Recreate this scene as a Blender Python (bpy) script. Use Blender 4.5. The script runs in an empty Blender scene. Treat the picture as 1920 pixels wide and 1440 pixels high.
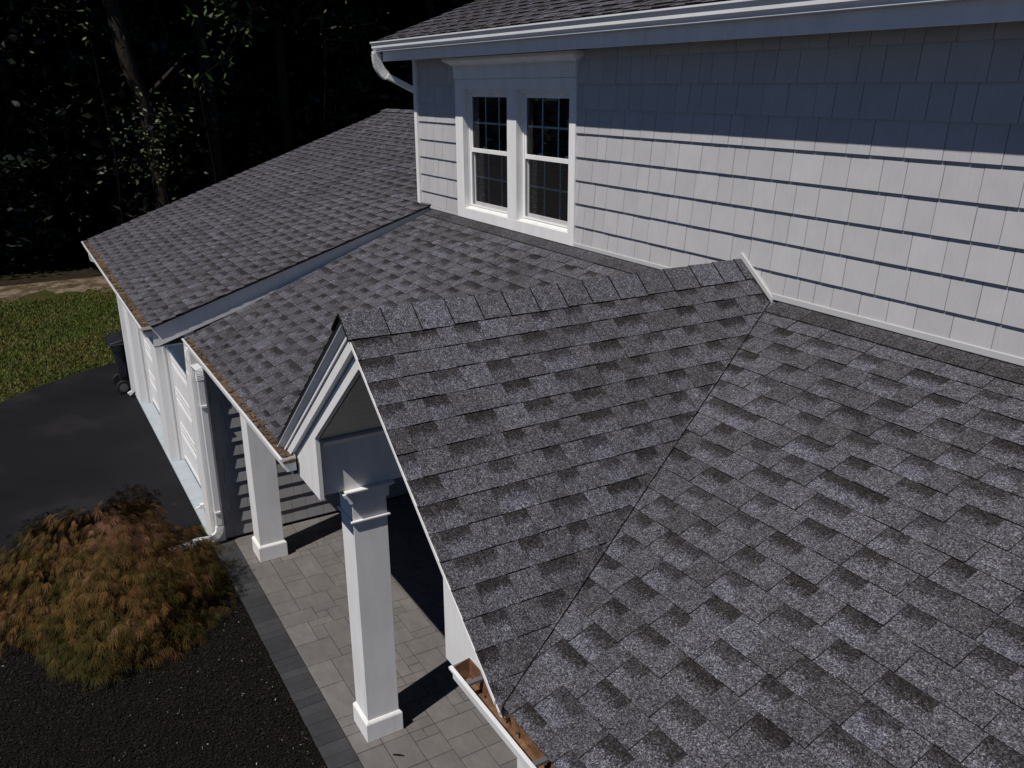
import bpy, bmesh, math, random
import numpy as np
from mathutils import Vector, Matrix
R = math.radians
random.seed(7); rng = np.random.default_rng(7)
S = bpy.context.scene
COL = S.collection

# ---------------------------------------------------------------- camera
CAM = np.array([4.2635, -4.7922, 5.0370])
yaw, pitch, roll, FPX = 1.0428, -.3339, -.006, 1620.15
fwd = np.array([-math.sin(yaw)*math.cos(pitch), math.cos(yaw)*math.cos(pitch), math.sin(pitch)])
rt = np.cross(fwd, [0, 0, 1]); rt /= np.linalg.norm(rt); upv = np.cross(rt, fwd)
R2 = rt*math.cos(roll)+upv*math.sin(roll); U2 = -rt*math.sin(roll)+upv*math.cos(roll)
cd = bpy.data.cameras.new("camera"); cam = bpy.data.objects.new("camera", cd); COL.objects.link(cam)
cd.sensor_width = 36; cd.lens = FPX/1920*36; cd.clip_end = 500; cd.clip_start = .05
M = Matrix.Identity(4)
for i in range(3):
    M[i][0] = R2[i]; M[i][1] = U2[i]; M[i][2] = -fwd[i]; M[i][3] = CAM[i]
cam.matrix_world = M
S.camera = cam
# ---------------------------------------------------------------- light
SUN = Vector((.34, -1, 1.565)).normalized()
w = bpy.data.worlds.new("World"); S.world = w; w.use_nodes = True
nt = w.node_tree; nt.nodes.clear()
sky = nt.nodes.new('ShaderNodeTexSky'); sky.sky_type = 'NISHITA'; sky.sun_disc = False
sky.sun_elevation = math.asin(SUN.z); sky.sun_rotation = math.atan2(SUN.x, SUN.y)
sky.air_density = .40; sky.dust_density = .0; sky.ozone_density = 10.0
bg = nt.nodes.new('ShaderNodeBackground'); bg.inputs[1].default_value = .072
wo = nt.nodes.new('ShaderNodeOutputWorld')
nt.links.new(sky.outputs[0], bg.inputs[0]); nt.links.new(bg.outputs[0], wo.inputs[0])
sl = bpy.data.lights.new("sun", 'SUN'); sl.energy = 5.0; sl.angle = R(.5); sl.color = (1, .955, .9)
so = bpy.data.objects.new("sun", sl); COL.objects.link(so)
so.rotation_euler = SUN.to_track_quat('Z', 'Y').to_euler(); so.location = (10, -20, 30)
S.view_settings.view_transform = 'Standard'; S.view_settings.look = 'None'
S.view_settings.exposure = -.42; S.view_settings.gamma = 1
S.render.engine = 'CYCLES'
S.cycles.max_bounces = 6; S.cycles.diffuse_bounces = 2

# ---------------------------------------------------------------- materials
MAT = {}
class NT:
    def __init__(s, name):
        s.m = bpy.data.materials.new(name); s.m.use_nodes = True; s.t = s.m.node_tree
        s.t.nodes.clear(); s.out = s.n('ShaderNodeOutputMaterial'); s.b = s.n('ShaderNodeBsdfPrincipled')
        s.l(s.b.outputs[0], s.out.inputs[0]); MAT[name] = s.m
    def n(s, k, **kw):
        x = s.t.nodes.new(k)
        for a, v in kw.items(): setattr(x, a, v)
        return x
    def l(s, a, b): s.t.links.new(a, b)
    def coord(s): return s.n('ShaderNodeTexCoord').outputs['Object']
    def noise(s, scale, detail=3, rough=.5, vec=None, out=0):
        x = s.n('ShaderNodeTexNoise'); x.inputs['Scale'].default_value = scale
        x.inputs['Detail'].default_value = detail; x.inputs['Roughness'].default_value = rough
        s.l(vec if vec is not None else s.coord(), x.inputs['Vector']); return x.outputs[out]
    def vor(s, scale, vec=None, out='Color', feature='F1'):
        x = s.n('ShaderNodeTexVoronoi'); x.feature = feature; x.inputs['Scale'].default_value = scale
        s.l(vec if vec is not None else s.coord(), x.inputs['Vector']); return x.outputs[out]
    def ramp(s, fac, stops):
        x = s.n('ShaderNodeValToRGB'); e = x.color_ramp.elements
        while len(e) < len(stops): e.new(.5)
        for el, (p, c) in zip(e, stops):
            el.position = p; el.color = (c if len(c) == 4 else (*c, 1)) if isinstance(c, tuple) else (c, c, c, 1)
        s.l(fac, x.inputs[0]); return x.outputs[0]
    def math(s, op, a, b=None, clamp=False):
        x = s.n('ShaderNodeMath', operation=op); x.use_clamp = clamp
        for i, v in enumerate((a, b)):
            if v is None: continue
            if isinstance(v, (int, float)): x.inputs[i].default_value = v
            else: s.l(v, x.inputs[i])
        return x.outputs[0]
    def mix(s, f, a, b, mode='MIX'):
        x = s.n('ShaderNodeMixRGB', blend_type=mode)
        for i, v in enumerate((f, a, b)):
            if isinstance(v, (int, float)): x.inputs[i].default_value = v if i == 0 else (v, v, v, 1)
            elif isinstance(v, tuple): x.inputs[i].default_value = (*v, 1)
            else: s.l(v, x.inputs[i])
        return x.outputs[0]
    def bump(s, h, dist=.002, strength=1):
        x = s.n('ShaderNodeBump'); x.inputs['Distance'].default_value = dist; x.inputs['Strength'].default_value = strength
        s.l(h, x.inputs['Height']); s.l(x.outputs[0], s.b.inputs['Normal'])
    def base(s, c, rough=.6, spec=.5):
        if isinstance(c, tuple): s.b.inputs['Base Color'].default_value = (*c, 1)
        else: s.l(c, s.b.inputs['Base Color'])
        if isinstance(rough, (int, float)): s.b.inputs['Roughness'].default_value = rough
        else: s.l(rough, s.b.inputs['Roughness'])
        s.b.inputs['Specular IOR Level'].default_value = spec
        return s
def attr(m, name='col'):
    a = m.n('ShaderNodeVertexColor'); a.layer_name = name
    sp = m.n('ShaderNodeSeparateColor'); m.l(a.outputs[0], sp.inputs[0]); return a.outputs[0], sp.outputs
def mapped(m, scale):
    x = m.n('ShaderNodeMapping'); x.inputs['Scale'].default_value = scale; m.l(m.coord(), x.inputs[0]); return x.outputs[0]

# shingles: col = (tone, darkflag, edgeflag); uv = (metres across, fraction up the exposure)
def shingle_mat(name, gain=1.0):
    m = NT(name)
    _, ch = attr(m)
    uv = m.n('ShaderNodeUVMap'); uv.uv_map = 'uv'; su = m.n('ShaderNodeSeparateXYZ'); m.l(uv.outputs[0], su.inputs[0])
    base = m.ramp(ch[0], [(0, (.060, .056, .061)), (.35, (.081, .078, .087)), (.65, (.108, .106, .123)), (1, (.140, .142, .180))])
    gd = m.vor(150); gds = m.n('ShaderNodeSeparateColor'); m.l(gd, gds.inputs[0])
    n1 = m.noise(9, 3); edge = m.math('ADD', su.outputs[1], m.math('MULTIPLY', m.math('SUBTRACT', n1, .5), .34)); edge = m.math('ADD', edge, m.math('MULTIPLY', m.math('SUBTRACT', gds.outputs[2], .5), .32))
    ft = m.math('MULTIPLY', m.math('SUBTRACT', edge, .46), 5.0, True)
    dk = m.math('MULTIPLY', m.math('MULTIPLY', ft, ch[1]), .92)
    base = m.mix(dk, base, (.022, .018, .018))
    blot = m.noise(22, 2); base = m.mix(1, base, m.ramp(blot, [(.3, .80), (.7, 1.18)]), 'MULTIPLY')
    wide = m.noise(1.1, 2); base = m.mix(1, base, m.ramp(wide, [(.3, .88), (.7, 1.1)]), 'MULTIPLY')
    g = m.vor(190); gs = m.n('ShaderNodeSeparateColor'); m.l(g, gs.inputs[0])
    g2 = m.vor(420); gs2 = m.n('ShaderNodeSeparateColor'); m.l(g2, gs2.inputs[0])
    gr = m.ramp(gs.outputs[0], [(0, .18), (.35, .66), (.7, 1.12), (.9, 1.75), (1, 2.5)])
    gr2 = m.ramp(gs2.outputs[0], [(0, .5), (.6, 1.0), (1, 1.7)])
    base = m.mix(1, base, gr, 'MULTIPLY'); base = m.mix(1, base, gr2, 'MULTIPLY')
    base = m.mix(ch[2], base, (.008, .007, .007))
    if gain != 1: base = m.mix(1, base, gain, 'MULTIPLY')
    m.base(base, .92, .15); m.bump(gs.outputs[1], .0015, .6)
    return m.m
shingle_mat('shingle')

m = NT('trim'); n = m.noise(3, 4); gm = m.noise(1, 5, .7, vec=mapped(m, (7, 7, 1.2))); m.base(m.mix(1, m.ramp(n, [(.3, (.82, .815, .81)), (.7, (.87, .865, .86))]), m.ramp(gm, [(.3, (.90, .89, .87)), (.55, 1.0)]), 'MULTIPLY'), .5, .35); m.bump(m.noise(60, 2), .0006, .4)
m = NT('trim_grain'); n = m.noise(1, 4, vec=mapped(m, (60, 60, 3))); m.base(m.ramp(n, [(.3, (.79, .785, .78)), (.7, (.86, .855, .85))]), .5, .35); m.bump(n, .0012, .6)
m = NT('gutter_metal'); n = m.noise(2.5, 5); m.base(m.ramp(n, [(.3, (.70, .71, .72)), (.7, (.80, .80, .80))]), .3, .6)
m = NT('gutter_inner'); n = m.noise(14, 5, .7); m.base(m.ramp(n, [(.25, (.07, .038, .02)), (.5, (.19, .10, .055)), (.75, (.33, .19, .11))]), .55)
m = NT('debris'); _, ch = attr(m); n = m.noise(40, 3); m.base(m.mix(.5, m.ramp(ch[0], [(0, (.04, .024, .015)), (.5, (.11, .072, .045)), (1, (.24, .165, .105))]), m.ramp(n, [(.3, (.022, .014, .009)), (.7, (.18, .135, .088))])), .85, .2)
def siding(name, c, var=.06):
    m = NT(name); _, ch = attr(m); gr = m.noise(1, 3, .6, vec=mapped(m, (90, 90, 5)))
    t = m.ramp(ch[0], [(0, tuple(x*(1-var) for x in c)), (1, tuple(min(1, x*(1+var)) for x in c))])
    t = m.mix(1, t, m.ramp(m.noise(6, 3), [(.3, .955), (.7, 1.035)]), 'MULTIPLY')
    t = m.mix(1, t, m.ramp(gr, [(.3, .965), (.7, 1.03)]), 'MULTIPLY')
    t = m.mix(ch[2], t, (.05, .05, .055))
    m.base(t, .75, .25); m.bump(gr, .0015, .5)
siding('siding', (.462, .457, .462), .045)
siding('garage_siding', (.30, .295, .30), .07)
m = NT('glass')
tr = m.n('ShaderNodeBsdfTransparent'); tr.inputs[0].default_value = (.84, .93, .90, 1); gl = m.n('ShaderNodeBsdfGlossy'); gl.inputs['Roughness'].default_value = .02
fr = m.n('ShaderNodeFresnel'); fr.inputs[0].default_value = 1.45; mx = m.n('ShaderNodeMixShader')
m.l(fr.outputs[0], mx.inputs[0]); m.l(tr.outputs[0], mx.inputs[1]); m.l(gl.outputs[0], mx.inputs[2]); m.l(mx.outputs[0], m.out.inputs[0])
NT('dark_room').base((.012, .013, .014), .9)
NT('blind').base((.035, .04, .042), .6)
m = NT('screen'); tr = m.n('ShaderNodeBsdfTransparent'); df = m.n('ShaderNodeBsdfDiffuse'); df.inputs[0].default_value = (.06, .055, .058, 1); mx = m.n('ShaderNodeMixShader'); mx.inputs[0].default_value = .22
m.l(tr.outputs[0], mx.inputs[1]); m.l(df.outputs[0], mx.inputs[2]); m.l(mx.outputs[0], m.out.inputs[0])
NT('muntin').base((.80, .82, .81), .5)
NT('black_metal').base((.012, .012, .014), .35)
NT('flashing').base((.50, .50, .50), .5)
NT('soffit').base((.62, .62, .62), .6)
m = NT('bead'); m.base((.74, .70, .60), .6)
m = NT('asphalt'); n = m.noise(130, 3, .8); n2 = m.noise(.55, 4, .6)
c = m.ramp(n2, [(.3, (.0062, .0060, .0078)), (.56, (.0100, .0096, .0118)), (.74, (.024, .022, .024))]); c = m.mix(1, c, m.ramp(n, [(.3, .6), (.7, 1.4)]), 'MULTIPLY')
m.base(c, .85, .15); m.bump(n, .004, .5)
m = NT('apron'); n = m.noise(8, 5, .7); m.base(m.ramp(n, [(.3, (.34, .38, .42)), (.7, (.42, .46, .50))]), .8, .2)
def paver(name, lo, hi):
    m = NT(name); _, ch = attr(m)
    c = m.ramp(ch[0], [(0, lo), (1, hi)]); n = m.noise(5, 5, .65, vec=mapped(m, (1, 1.8, 1))); c = m.mix(1, c, m.ramp(n, [(.3, .86), (.5, .98), (.7, 1.16)]), 'MULTIPLY')
    f = m.noise(90, 3, .7); c = m.mix(1, c, m.ramp(f, [(.3, .88), (.7, 1.1)]), 'MULTIPLY')
    m.base(c, .85, .2); m.bump(m.noise(28, 5, .7), .006, .6)
paver('paver', (.150, .138, .134), (.178, .164, .160))
paver('border_paver', (.036, .036, .040), (.056, .056, .060))
NT('joint_sand').base((.072, .067, .062), .95, .1)
m = NT('mulch_ground'); n = m.noise(38, 6, .8); m.base(m.ramp(n, [(.35, (.0045, .004, .004)), (.7, (.018, .015, .013))]), .95, .1); m.bump(n, .03, 1)
m = NT('chips'); _, ch = attr(m); m.base(m.ramp(ch[0], [(0, (.004, .0035, .0035)), (.70, (.011, .009, .0085)), (.95, (.036, .025, .019)), (.985, (.16, .13, .10)), (1, (.46, .43, .40))]), .85, .2)
m = NT('soil'); n = m.noise(2.5, 6, .7)
m.base(m.ramp(n, [(.3, (.045, .035, .015)), (.46, (.085, .062, .038)), (.60, (.21, .165, .12)), (.8, (.085, .06, .032))]), .95, .1); m.bump(n, .02)
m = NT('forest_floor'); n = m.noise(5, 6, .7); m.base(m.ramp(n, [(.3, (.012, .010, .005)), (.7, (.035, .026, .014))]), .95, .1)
m = NT('lawn'); n = m.noise(1.3, 5, .7); n2 = m.noise(30, 4, .8)
c = m.ramp(n, [(.3, (.030, .040, .008)), (.5, (.045, .052, .010)), (.68, (.075, .052, .020))]); c = m.mix(1, c, m.ramp(n2, [(.3, .45), (.7, 1.5)]), 'MULTIPLY')
m.base(c, .95, .1); m.bump(n2, .03)
m = NT('blade'); a, ch = attr(m); m.base(a, .7, .2)
m = NT('leaf'); a, ch = attr(m); m.base(a, .5, .4)
m = NT('maple_leaf'); a, ch = attr(m); m.base(a, .8, .08)
m = NT('bark'); n = m.noise(1, 6, .75, vec=mapped(m, (22, 22, 4))); m.base(m.ramp(n, [(.3, (.016, .012, .010)), (.7, (.062, .048, .038))]), .95, .1); m.bump(n, .03)
m = NT('bin_plastic'); n = m.noise(6, 4); m.base(m.ramp(n, [(.3, (.012, .013, .018)), (.7, (.022, .024, .032))]), .42, .5)
NT('rubber').base((.01, .01, .01), .7)
NT('wheel_grey').base((.12, .12, .13), .4)
NT('twig').base((.010, .008, .006), .95, .05)

# ---------------------------------------------------------------- helpers
def tag(o, label=None, cat=None, group=None, kind=None):
    for k, v in (('label', label), ('category', cat), ('group', group), ('kind', kind)):
        if v: o[k] = v
    return o
def empty(name, loc, parent=None):
    o = bpy.data.objects.new(name, None); COL.objects.link(o); o.location = loc; o.empty_display_size = .2
    if parent: o.parent = parent
    return o
class MB:
    """collects faces in world space, builds one mesh object"""
    def __init__(s): s.v = []; s.f = []; s.c = []; s.uv = []
    def face(s, pts, col=(.5, 0, 0), uv=None):
        b = len(s.v); s.v.extend([tuple(p) for p in pts]); s.f.append(tuple(range(b, b+len(pts)))); s.c.append(col); s.uv.append(uv)
    def box(s, x0, x1, y0, y1, z0, z1, col=(.5, 0, 0)):
        p = [(x0, y0, z0), (x1, y0, z0), (x1, y1, z0), (x0, y1, z0), (x0, y0, z1), (x1, y0, z1), (x1, y1, z1), (x0, y1, z1)]
        s.solid(p, [(0, 3, 2, 1), (4, 5, 6, 7), (0, 1, 5, 4), (1, 2, 6, 5), (2, 3, 7, 6), (3, 0, 4, 7)], col)
        return s
    def solid(s, p, faces, col=(.5, 0, 0)):
        b = len(s.v); s.v.extend([tuple(q) for q in p])
        for f in faces: s.f.append(tuple(b+i for i in f)); s.c.append(col); s.uv.append(None)
    def prism(s, poly, a, d0, d1, col=(.5, 0, 0)):
        """poly: 2-D points in the two axes other than a, extruded along a from d0 to d1"""
        def P(q, d):
            if a == 'x': return (d, q[0], q[1])
            if a == 'y': return (q[0], d, q[1])
            return (q[0], q[1], d)
        n = len(poly); p = [P(q, d0) for q in poly]+[P(q, d1) for q in poly]
        f = [tuple(range(n)), tuple(range(2*n-1, n-1, -1))]+[(i, i+n, (i+1) % n+n, (i+1) % n) for i in range(n)]
        s.solid(p, f, col); return s
    def tube(s, pts, rad, n=8, flat=1.0, cap=True, ribs=None, col=(.5, 0, 0), square=False):
        pts = [Vector(p) for p in pts]; rings = []
        up0 = None
        for i, p in enumerate(pts):
            d = (pts[min(i+1, len(pts)-1)]-pts[max(i-1, 0)]).normalized()
            if up0 is None:
                up0 = Vector((0, 0, 1)) if abs(d.z) < .9 else Vector((1, 0, 0))
            a = d.cross(up0)
            if a.length < 1e-4: a = d.cross(Vector((1, 0, 0)))
            a.normalize(); b = a.cross(d).normalized(); up0 = b
            r = rad[i] if isinstance(rad, (list, tuple)) else rad
            ring = []
            for k in range(n):
                t = 2*math.pi*(k+.5)/n
                c_, s_ = math.cos(t), math.sin(t)
                if square:
                    q = max(abs(c_), abs(s_)); c_ /= q; s_ /= q
                ring.append(p+a*c_*r+b*s_*r*flat)
            rings.append(ring)
        b0 = len(s.v)
        for rg in rings: s.v.extend([tuple(q) for q in rg])
        for i in range(len(rings)-1):
            for k in range(n):
                s.f.append((b0+i*n+k, b0+i*n+(k+1) % n, b0+(i+1)*n+(k+1) % n, b0+(i+1)*n+k)); s.c.append(col); s.uv.append(None)
        if cap:
            s.f.append(tuple(b0+k for k in range(n))[::-1]); s.c.append(col); s.uv.append(None)
            s.f.append(tuple(b0+(len(rings)-1)*n+k for k in range(n))); s.c.append(col); s.uv.append(None)
        return s
    def each(s, name, mat, parent=None, **kw):
        """build every separate piece as an object of its own"""
        par = list(range(len(s.v)))
        def find(a):
            while par[a] != a: par[a] = par[par[a]]; a = par[a]
            return a
        for f in s.f:
            for q in f[1:]: par[find(q)] = find(f[0])
        groups = {}
        for k, f in enumerate(s.f): groups.setdefault(find(f[0]), []).append(k)
        out = []
        for ks in groups.values():
            m_ = MB()
            for k in ks: m_.f.append(s.f[k]); m_.c.append(s.c[k]); m_.uv.append(s.uv[k])
            used = sorted({i for f in m_.f for i in f}); mp = {a: i for i, a in enumerate(used)}
            m_.v = [s.v[a] for a in used]; m_.f = [tuple(mp[i] for i in f) for f in m_.f]
            out.append(m_.build(name, mat, parent, **kw))
        return out
    def build(s, name, mat, parent=None, bevel=0, smooth=False, origin=None, recalc=True, clips=None):
        me = bpy.data.meshes.new(name)
        O = Vector(origin) if origin is not None else Vector((0, 0, 0))
        me.from_pydata([tuple(Vector(p)-O) for p in s.v], [], s.f)
        ca = me.color_attributes.new('col', 'FLOAT_COLOR', 'CORNER')
        uvl = me.uv_layers.new(name='uv')
        cols = np.ones((len(me.loops), 4), np.float32); uvs = np.zeros((len(me.loops), 2), np.float32); k = 0
        for f, c, u in zip(s.f, s.c, s.uv):
            n = len(f); cols[k:k+n, :3] = c
            if u is not None: uvs[k:k+n] = u
            k += n
        ca.data.foreach_set('color', cols.ravel()); uvl.data.foreach_set('uv', uvs.ravel())
        me.materials.append(MAT[mat])
        if recalc or clips:
            bm = bmesh.new(); bm.from_mesh(me)
            for (co, no) in (clips or []):
                bmesh.ops.bisect_plane(bm, geom=bm.verts[:]+bm.edges[:]+bm.faces[:], plane_co=Vector(co)-O, plane_no=no, clear_outer=True)
            if recalc: bmesh.ops.recalc_face_normals(bm, faces=bm.faces[:])
            bm.to_mesh(me); bm.free()
        if smooth:
            for p in me.polygons: p.use_smooth = True
        o = bpy.data.objects.new(name, me); COL.objects.link(o)
        if parent: o.parent = parent; o.location = O-Vector(parent_world(parent))
        else: o.location = O
        if bevel:
            b = o.modifiers.new('bevel', 'BEVEL'); b.width = bevel; b.segments = 1; b.limit_method = 'ANGLE'; b.angle_limit = R(40)
        return o
def parent_world(p):
    v = Vector((0, 0, 0))
    while p: v += p.location; p = p.parent
    return v
def up(px, py, ax, val):
    d = fwd*FPX+R2*(px-960)-U2*(py-720); i = 'xyz'.index(ax); t = (val-CAM[i])/d[i]; return CAM+d*t

KS = 1.0
def kx(x): return 4.2635+(x-4.2635)*KS
def ky(y): return -4.7922+(y+4.7922)*KS
def kp(l): return [(kx(a), ky(b)) for a, b in l]
GZ = -.30                     # ground level
GY = ky(-3.228); GX = kx(-5.768)   # garage front and side wall planes
# ---------------------------------------------------------------- ground
def sheet(name, poly, z, mat, kind='structure'):
    b = MB(); b.face([(x, y, z) for x, y in poly]); o = b.build(name, mat, recalc=False)
    return tag(o, kind=kind)
sheet('ground', [(-250, -250), (250, -250), (250, 250), (-250, 250)], GZ-.03, 'forest_floor')
edge = []
for k in range(25):
    y = -30+k*1.6; edge.append((-23.0+.35*math.sin(y*1.3)+.25*math.sin(y*3.1+1), y))
sheet('lawn', kp([(-6, -40), (-6, 3), (-12, 6)]+[(-21.0, 8)]+[(x, y) for x, y in edge[::-1]]), GZ-.016, 'lawn')
fine = [-14+.22*k for k in range(100)]
dirt = [(-23.9, y) for y in fine]+[(-22.0+.40*math.sin(y*1.9)+.25*math.sin(5*y+1)+.16*math.sin(11*y)+random.uniform(-.1, .1), y) for y in fine[::-1]]
sheet('bare_earth', kp(dirt), GZ-.010, 'soil')
curve = [(-6.4, -9.5), (-9.5, -7.7), (-11.4, -6.4), (-12.91, -5.395), (-13.55, -4.75), (-13.95, -4.2), (-14.25, -3.7), (-14.5, -3.1), (-14.6, -2.2), (-14.6, 2), (-6.35, 2)]
sheet('driveway', kp(curve), GZ-.004, 'asphalt')
b = MB(); b.box(kx(-12.1), kx(-5.95), ky(-3.245), ky(-3.0), GZ-.05, GZ+.022); tag(b.build('garage_apron', 'apron'), kind='structure')
sheet('mulch_bed', kp([(-6.5, -9.5), (6, -9.5), (6, -3.245), (-5.6, -3.245), (-6.5, -3.30)]), GZ-.006, 'mulch_ground')
# pavers
sheet('patio_bed', kp([(-5.75, -3.245), (6, -3.245), (6, 0), (-5.75, 0)]), GZ-.022, 'joint_sand')
U = .122; X0, Y0 = kx(-5.75), ky(-2.985); NX, NY = int(11.5/U), int(2.96/U)
occ = np.zeros((NX, NY), bool); b = MB()
sizes = [(3, 2), (2, 2), (2, 3), (2, 1), (1, 2), (3, 3), (1, 1), (4, 2)]; wts = [5, 3.5, 3, 3, 3, 1.0, 1.0, 1.2]
for j in range(NY):
    for i in range(NX):
        if occ[i, j]: continue
        for (a, c) in random.choices(sizes, wts, k=6)+[(1, 1)]:
            if i+a <= NX and j+c <= NY and not occ[i:i+a, j:j+c].any(): break
        occ[i:i+a, j:j+c] = True
        g = .003; h = GZ+random.uniform(-.0012, .0012)
        b.box(X0+i*U+g, X0+(i+a)*U-g, Y0+j*U+g, Y0+(j+c)*U-g, GZ-.06, h, (random.random(), 0, 0))
tag(b.build('patio', 'paver', bevel=.003), kind='structure')
b = MB(); x = kx(-5.75)
while x < 6:
    wd = random.choice([.10, .13, .16, .115]); b.box(x+.002, x+wd-.002, ky(-3.243)+random.uniform(-.003, .003), ky(-2.985)-.003, GZ-.06, GZ+random.uniform(-.001, .002), (random.random(), 0, 0)); x += wd
tag(b.build('patio_border', 'border_paver', bevel=.003), kind='structure')
# ---------------------------------------------------------------- house
house = empty('house', (0, 0, GZ))
tag(house, "grey shingle-roofed house with white trim, shake siding, gabled entry portico and attached garage", "house")
XR, ZR, YF, P = -.4535, 3.762, -3.194, .7986     # portico ridge, front plane, pitch
SP = .3844; ZW = 3.524                            # porch roof: z = ZW + SP*y
GS = .315; ZG = 3.585                              # garage roof: z = ZG + GS*y

def shingles(name, origin, ud, vd, u0, u1, butts, clips, seed=1, thick=1.0, mat='shingle', parent=house, wav=.0016, topv=None):
    """butts: list of v positions (up-slope metres) of the lower edge of each course"""
    r = random.Random(seed); b = MB(); O = Vector(origin); ud = Vector(ud).normalized(); vd = Vector(vd).normalized(); n = ud.cross(vd)
    if n.z < 0: n = -n
    def W(u, v, h): return O+ud*u+vd*v+n*h
    for i, v0 in enumerate(butts):
        v1 = butts[i+1] if i+1 < len(butts) else topv
        L = v1-v0; u = u0-r.uniform(0, .3); T = r.random() < .5; ph = r.uniform(0, 6)
        ht = (.0085 if T else .0045)*thick
        prevh = None
        while u < u1:
            wd = r.choice([.12, .15, .18, .20]) if T else r.choice([.13, .15, .17, .19, .23])
            h = (.0088 if T else .0046)*thick+r.uniform(-.0006, .0006)
            if T: tone = min(1, max(0, r.gauss(.44, .12))); dk = 0
            else: tone = min(1, max(0, r.gauss(.60, .11))); dk = r.uniform(.75, 1) if r.random() < .93 else .2
            ue = u+wd
            w0 = wav*math.sin(u*2.1+ph)+r.uniform(-.0008, .0008); w1 = wav*math.sin(ue*2.1+ph)+r.uniform(-.0008, .0008)
            sub = 1
            ht0 = .0042*thick*0
            top = [W(u, v0+w0, h), W(ue, v0+w1, h), W(ue, v1+.012, ht0), W(u, v1+.012, ht0)]
            f1 = 1+.012/L
            b.face(top, (tone, dk, 0), [(u, 0), (ue, 0), (ue, f1), (u, f1)])
            b.face([W(u, v0+w0, -.002), W(ue, v0+w1, -.002), W(ue, v0+w1, h), W(u, v0+w0, h)], (tone, 0, 1))
            jg = .0035
            # raised tab sides + hairline dark joint on the low (gap) side
            if T: b.face([W(ue, v0+w1, -.001), W(ue, v1, -.001), W(ue, v1, .0005), W(ue, v0+w1, h)], (0, 0, 1)); b.face([W(u, v0+w0, -.001), W(u, v1, -.001), W(u, v1, .0005), W(u, v0+w0, h)], (0, 0, 1))
            else:
                b.face([W(u, v0+w0+.001, h+.0003), W(u+jg, v0+w0+.001, h+.0003), W(u+jg*.6, v1, .0008), W(u, v1, .0008)], (0, 0, 1))
            u = ue; T = not T
            if r.random() < .035: T = not T
    o = b.build(name, mat, parent, recalc=False, clips=clips)
    return o

def slope_frame(s):   # unit up-slope vector for a roof rising toward +y with slope s
    l = math.hypot(1, s); return (0, 1/l, s/l), l
vd, l = slope_frame(SP)
Lp = 3.17*l
bt = [Lp-(.441+.168*k) for k in range(17, -1, -1)]
bt = [b_ for b_ in bt if b_ > .03]; bt = [0.0]+bt+[Lp-.28]
oy, oz = -3.17, ZW-SP*3.17
# valley planes (vertical) through the wall point and the valley foot
def valley(side, off=0):
    a = Vector((XR+side*.298, 0, 0)); d = Vector((side*.7986*1.0, 0, 0))
    t = 1.85; yy = .619-2.0775*t
    e = Vector((XR+side*t, yy, 0)); dr = (e-a).normalized(); no = Vector((dr.y, -dr.x, 0))*1.0
    if no.x*side < 0: no = -no
    return a+no*off*1.0, no         # normal points away from the portico
vr, nr = valley(1); vl, nl = valley(-1)
shingles('porch_roof', (0, oy, oz), (1, 0, 0), vd, XR, 7.5, bt, [(vr+nr*-.10, -nr)], 3, topv=Lp)
shingles('porch_roof', (0, oy, oz), (1, 0, 0), vd, -6.1, XR, bt, [(vl+nl*-.05, -nl), ((-5.93, 0, 0), (-1, 0, 0))], 4, topv=Lp)
# the top strip course against the wall
def strip(name, xa, xb):
    b = MB(); r = random.Random(5); x = xa; n = Vector((0, -SP, 1)).normalized()
    while x < xb:
        wd = r.uniform(.28, .34); tone = r.gauss(.40, .15)
        pts = []
        for (xx, yy, h) in ((x, -.150, .014), (min(x+wd, xb), -.150, .014), (min(x+wd, xb), -.004, .014), (x, -.004, .014)):
            pts.append(Vector((xx, yy+.002*math.sin(xx*4), ZW+SP*yy))+n*h)
        b.face(pts, (tone, .4, 0), [(x, 1), (x+wd, 1), (x+wd, .5), (x, .5)])
        b.face([pts[0]-n*.014, pts[1]-n*.014, pts[1], pts[0]], (0, 0, 1))
        b.face([pts[0]+n*.0004, pts[0]+n*.0004+Vector((.005, 0, 0)), pts[3]+n*.0004+Vector((.005, 0, 0)), pts[3]+n*.0004], (0, 0, 1))
        x += wd
    b.build(name, 'shingle', house, recalc=False)
strip('roof_top_course', -.06, 7.5); strip('roof_top_course', -5.93, -.85)
# roof deck underneath (solid) incl. thickness
def deck(name, poly, s, z0, t=.05, mat='black_metal'):
    b = MB(); top = [(x, y, z0+s*y-.006) for x, y in poly]; bot = [(x, y, z0+s*y-.006-t) for x, y in poly]; n_ = len(poly)
    b.solid(top+bot, [tuple(range(n_)), tuple(range(2*n_-1, n_-1, -1))]+[(i, (i+1) % n_, (i+1) % n_+n_, i+n_) for i in range(n_)])
    return b.build(name, mat, house)
va = XR+.298; vt = XR+1.80; vy = .619-2.0775*1.80
deck('roof_deck', [(va-.05, -.0), (vt-.03, -3.13), (7.5, -3.13), (7.5, 0)], SP, ZW)
deck('roof_deck', [(XR-.298, 0), (XR-1.80, -3.13), (-5.9, -3.13), (-5.9, 0)], SP, ZW)

# portico slopes
pl = math.hypot(1, P)
pbt = [.02+.159*k for k in range(15)]     # from eave up; ridge at slope 2.413
Lr = 1.886*pl
pb = sorted([Lr-(.32+.159*k) for k in range(0, 14) if Lr-(.32+.159*k) > -.05])
pb = [max(0, v) for v in pb]; pb.append(Lr-.16)
clipn = nr
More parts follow.
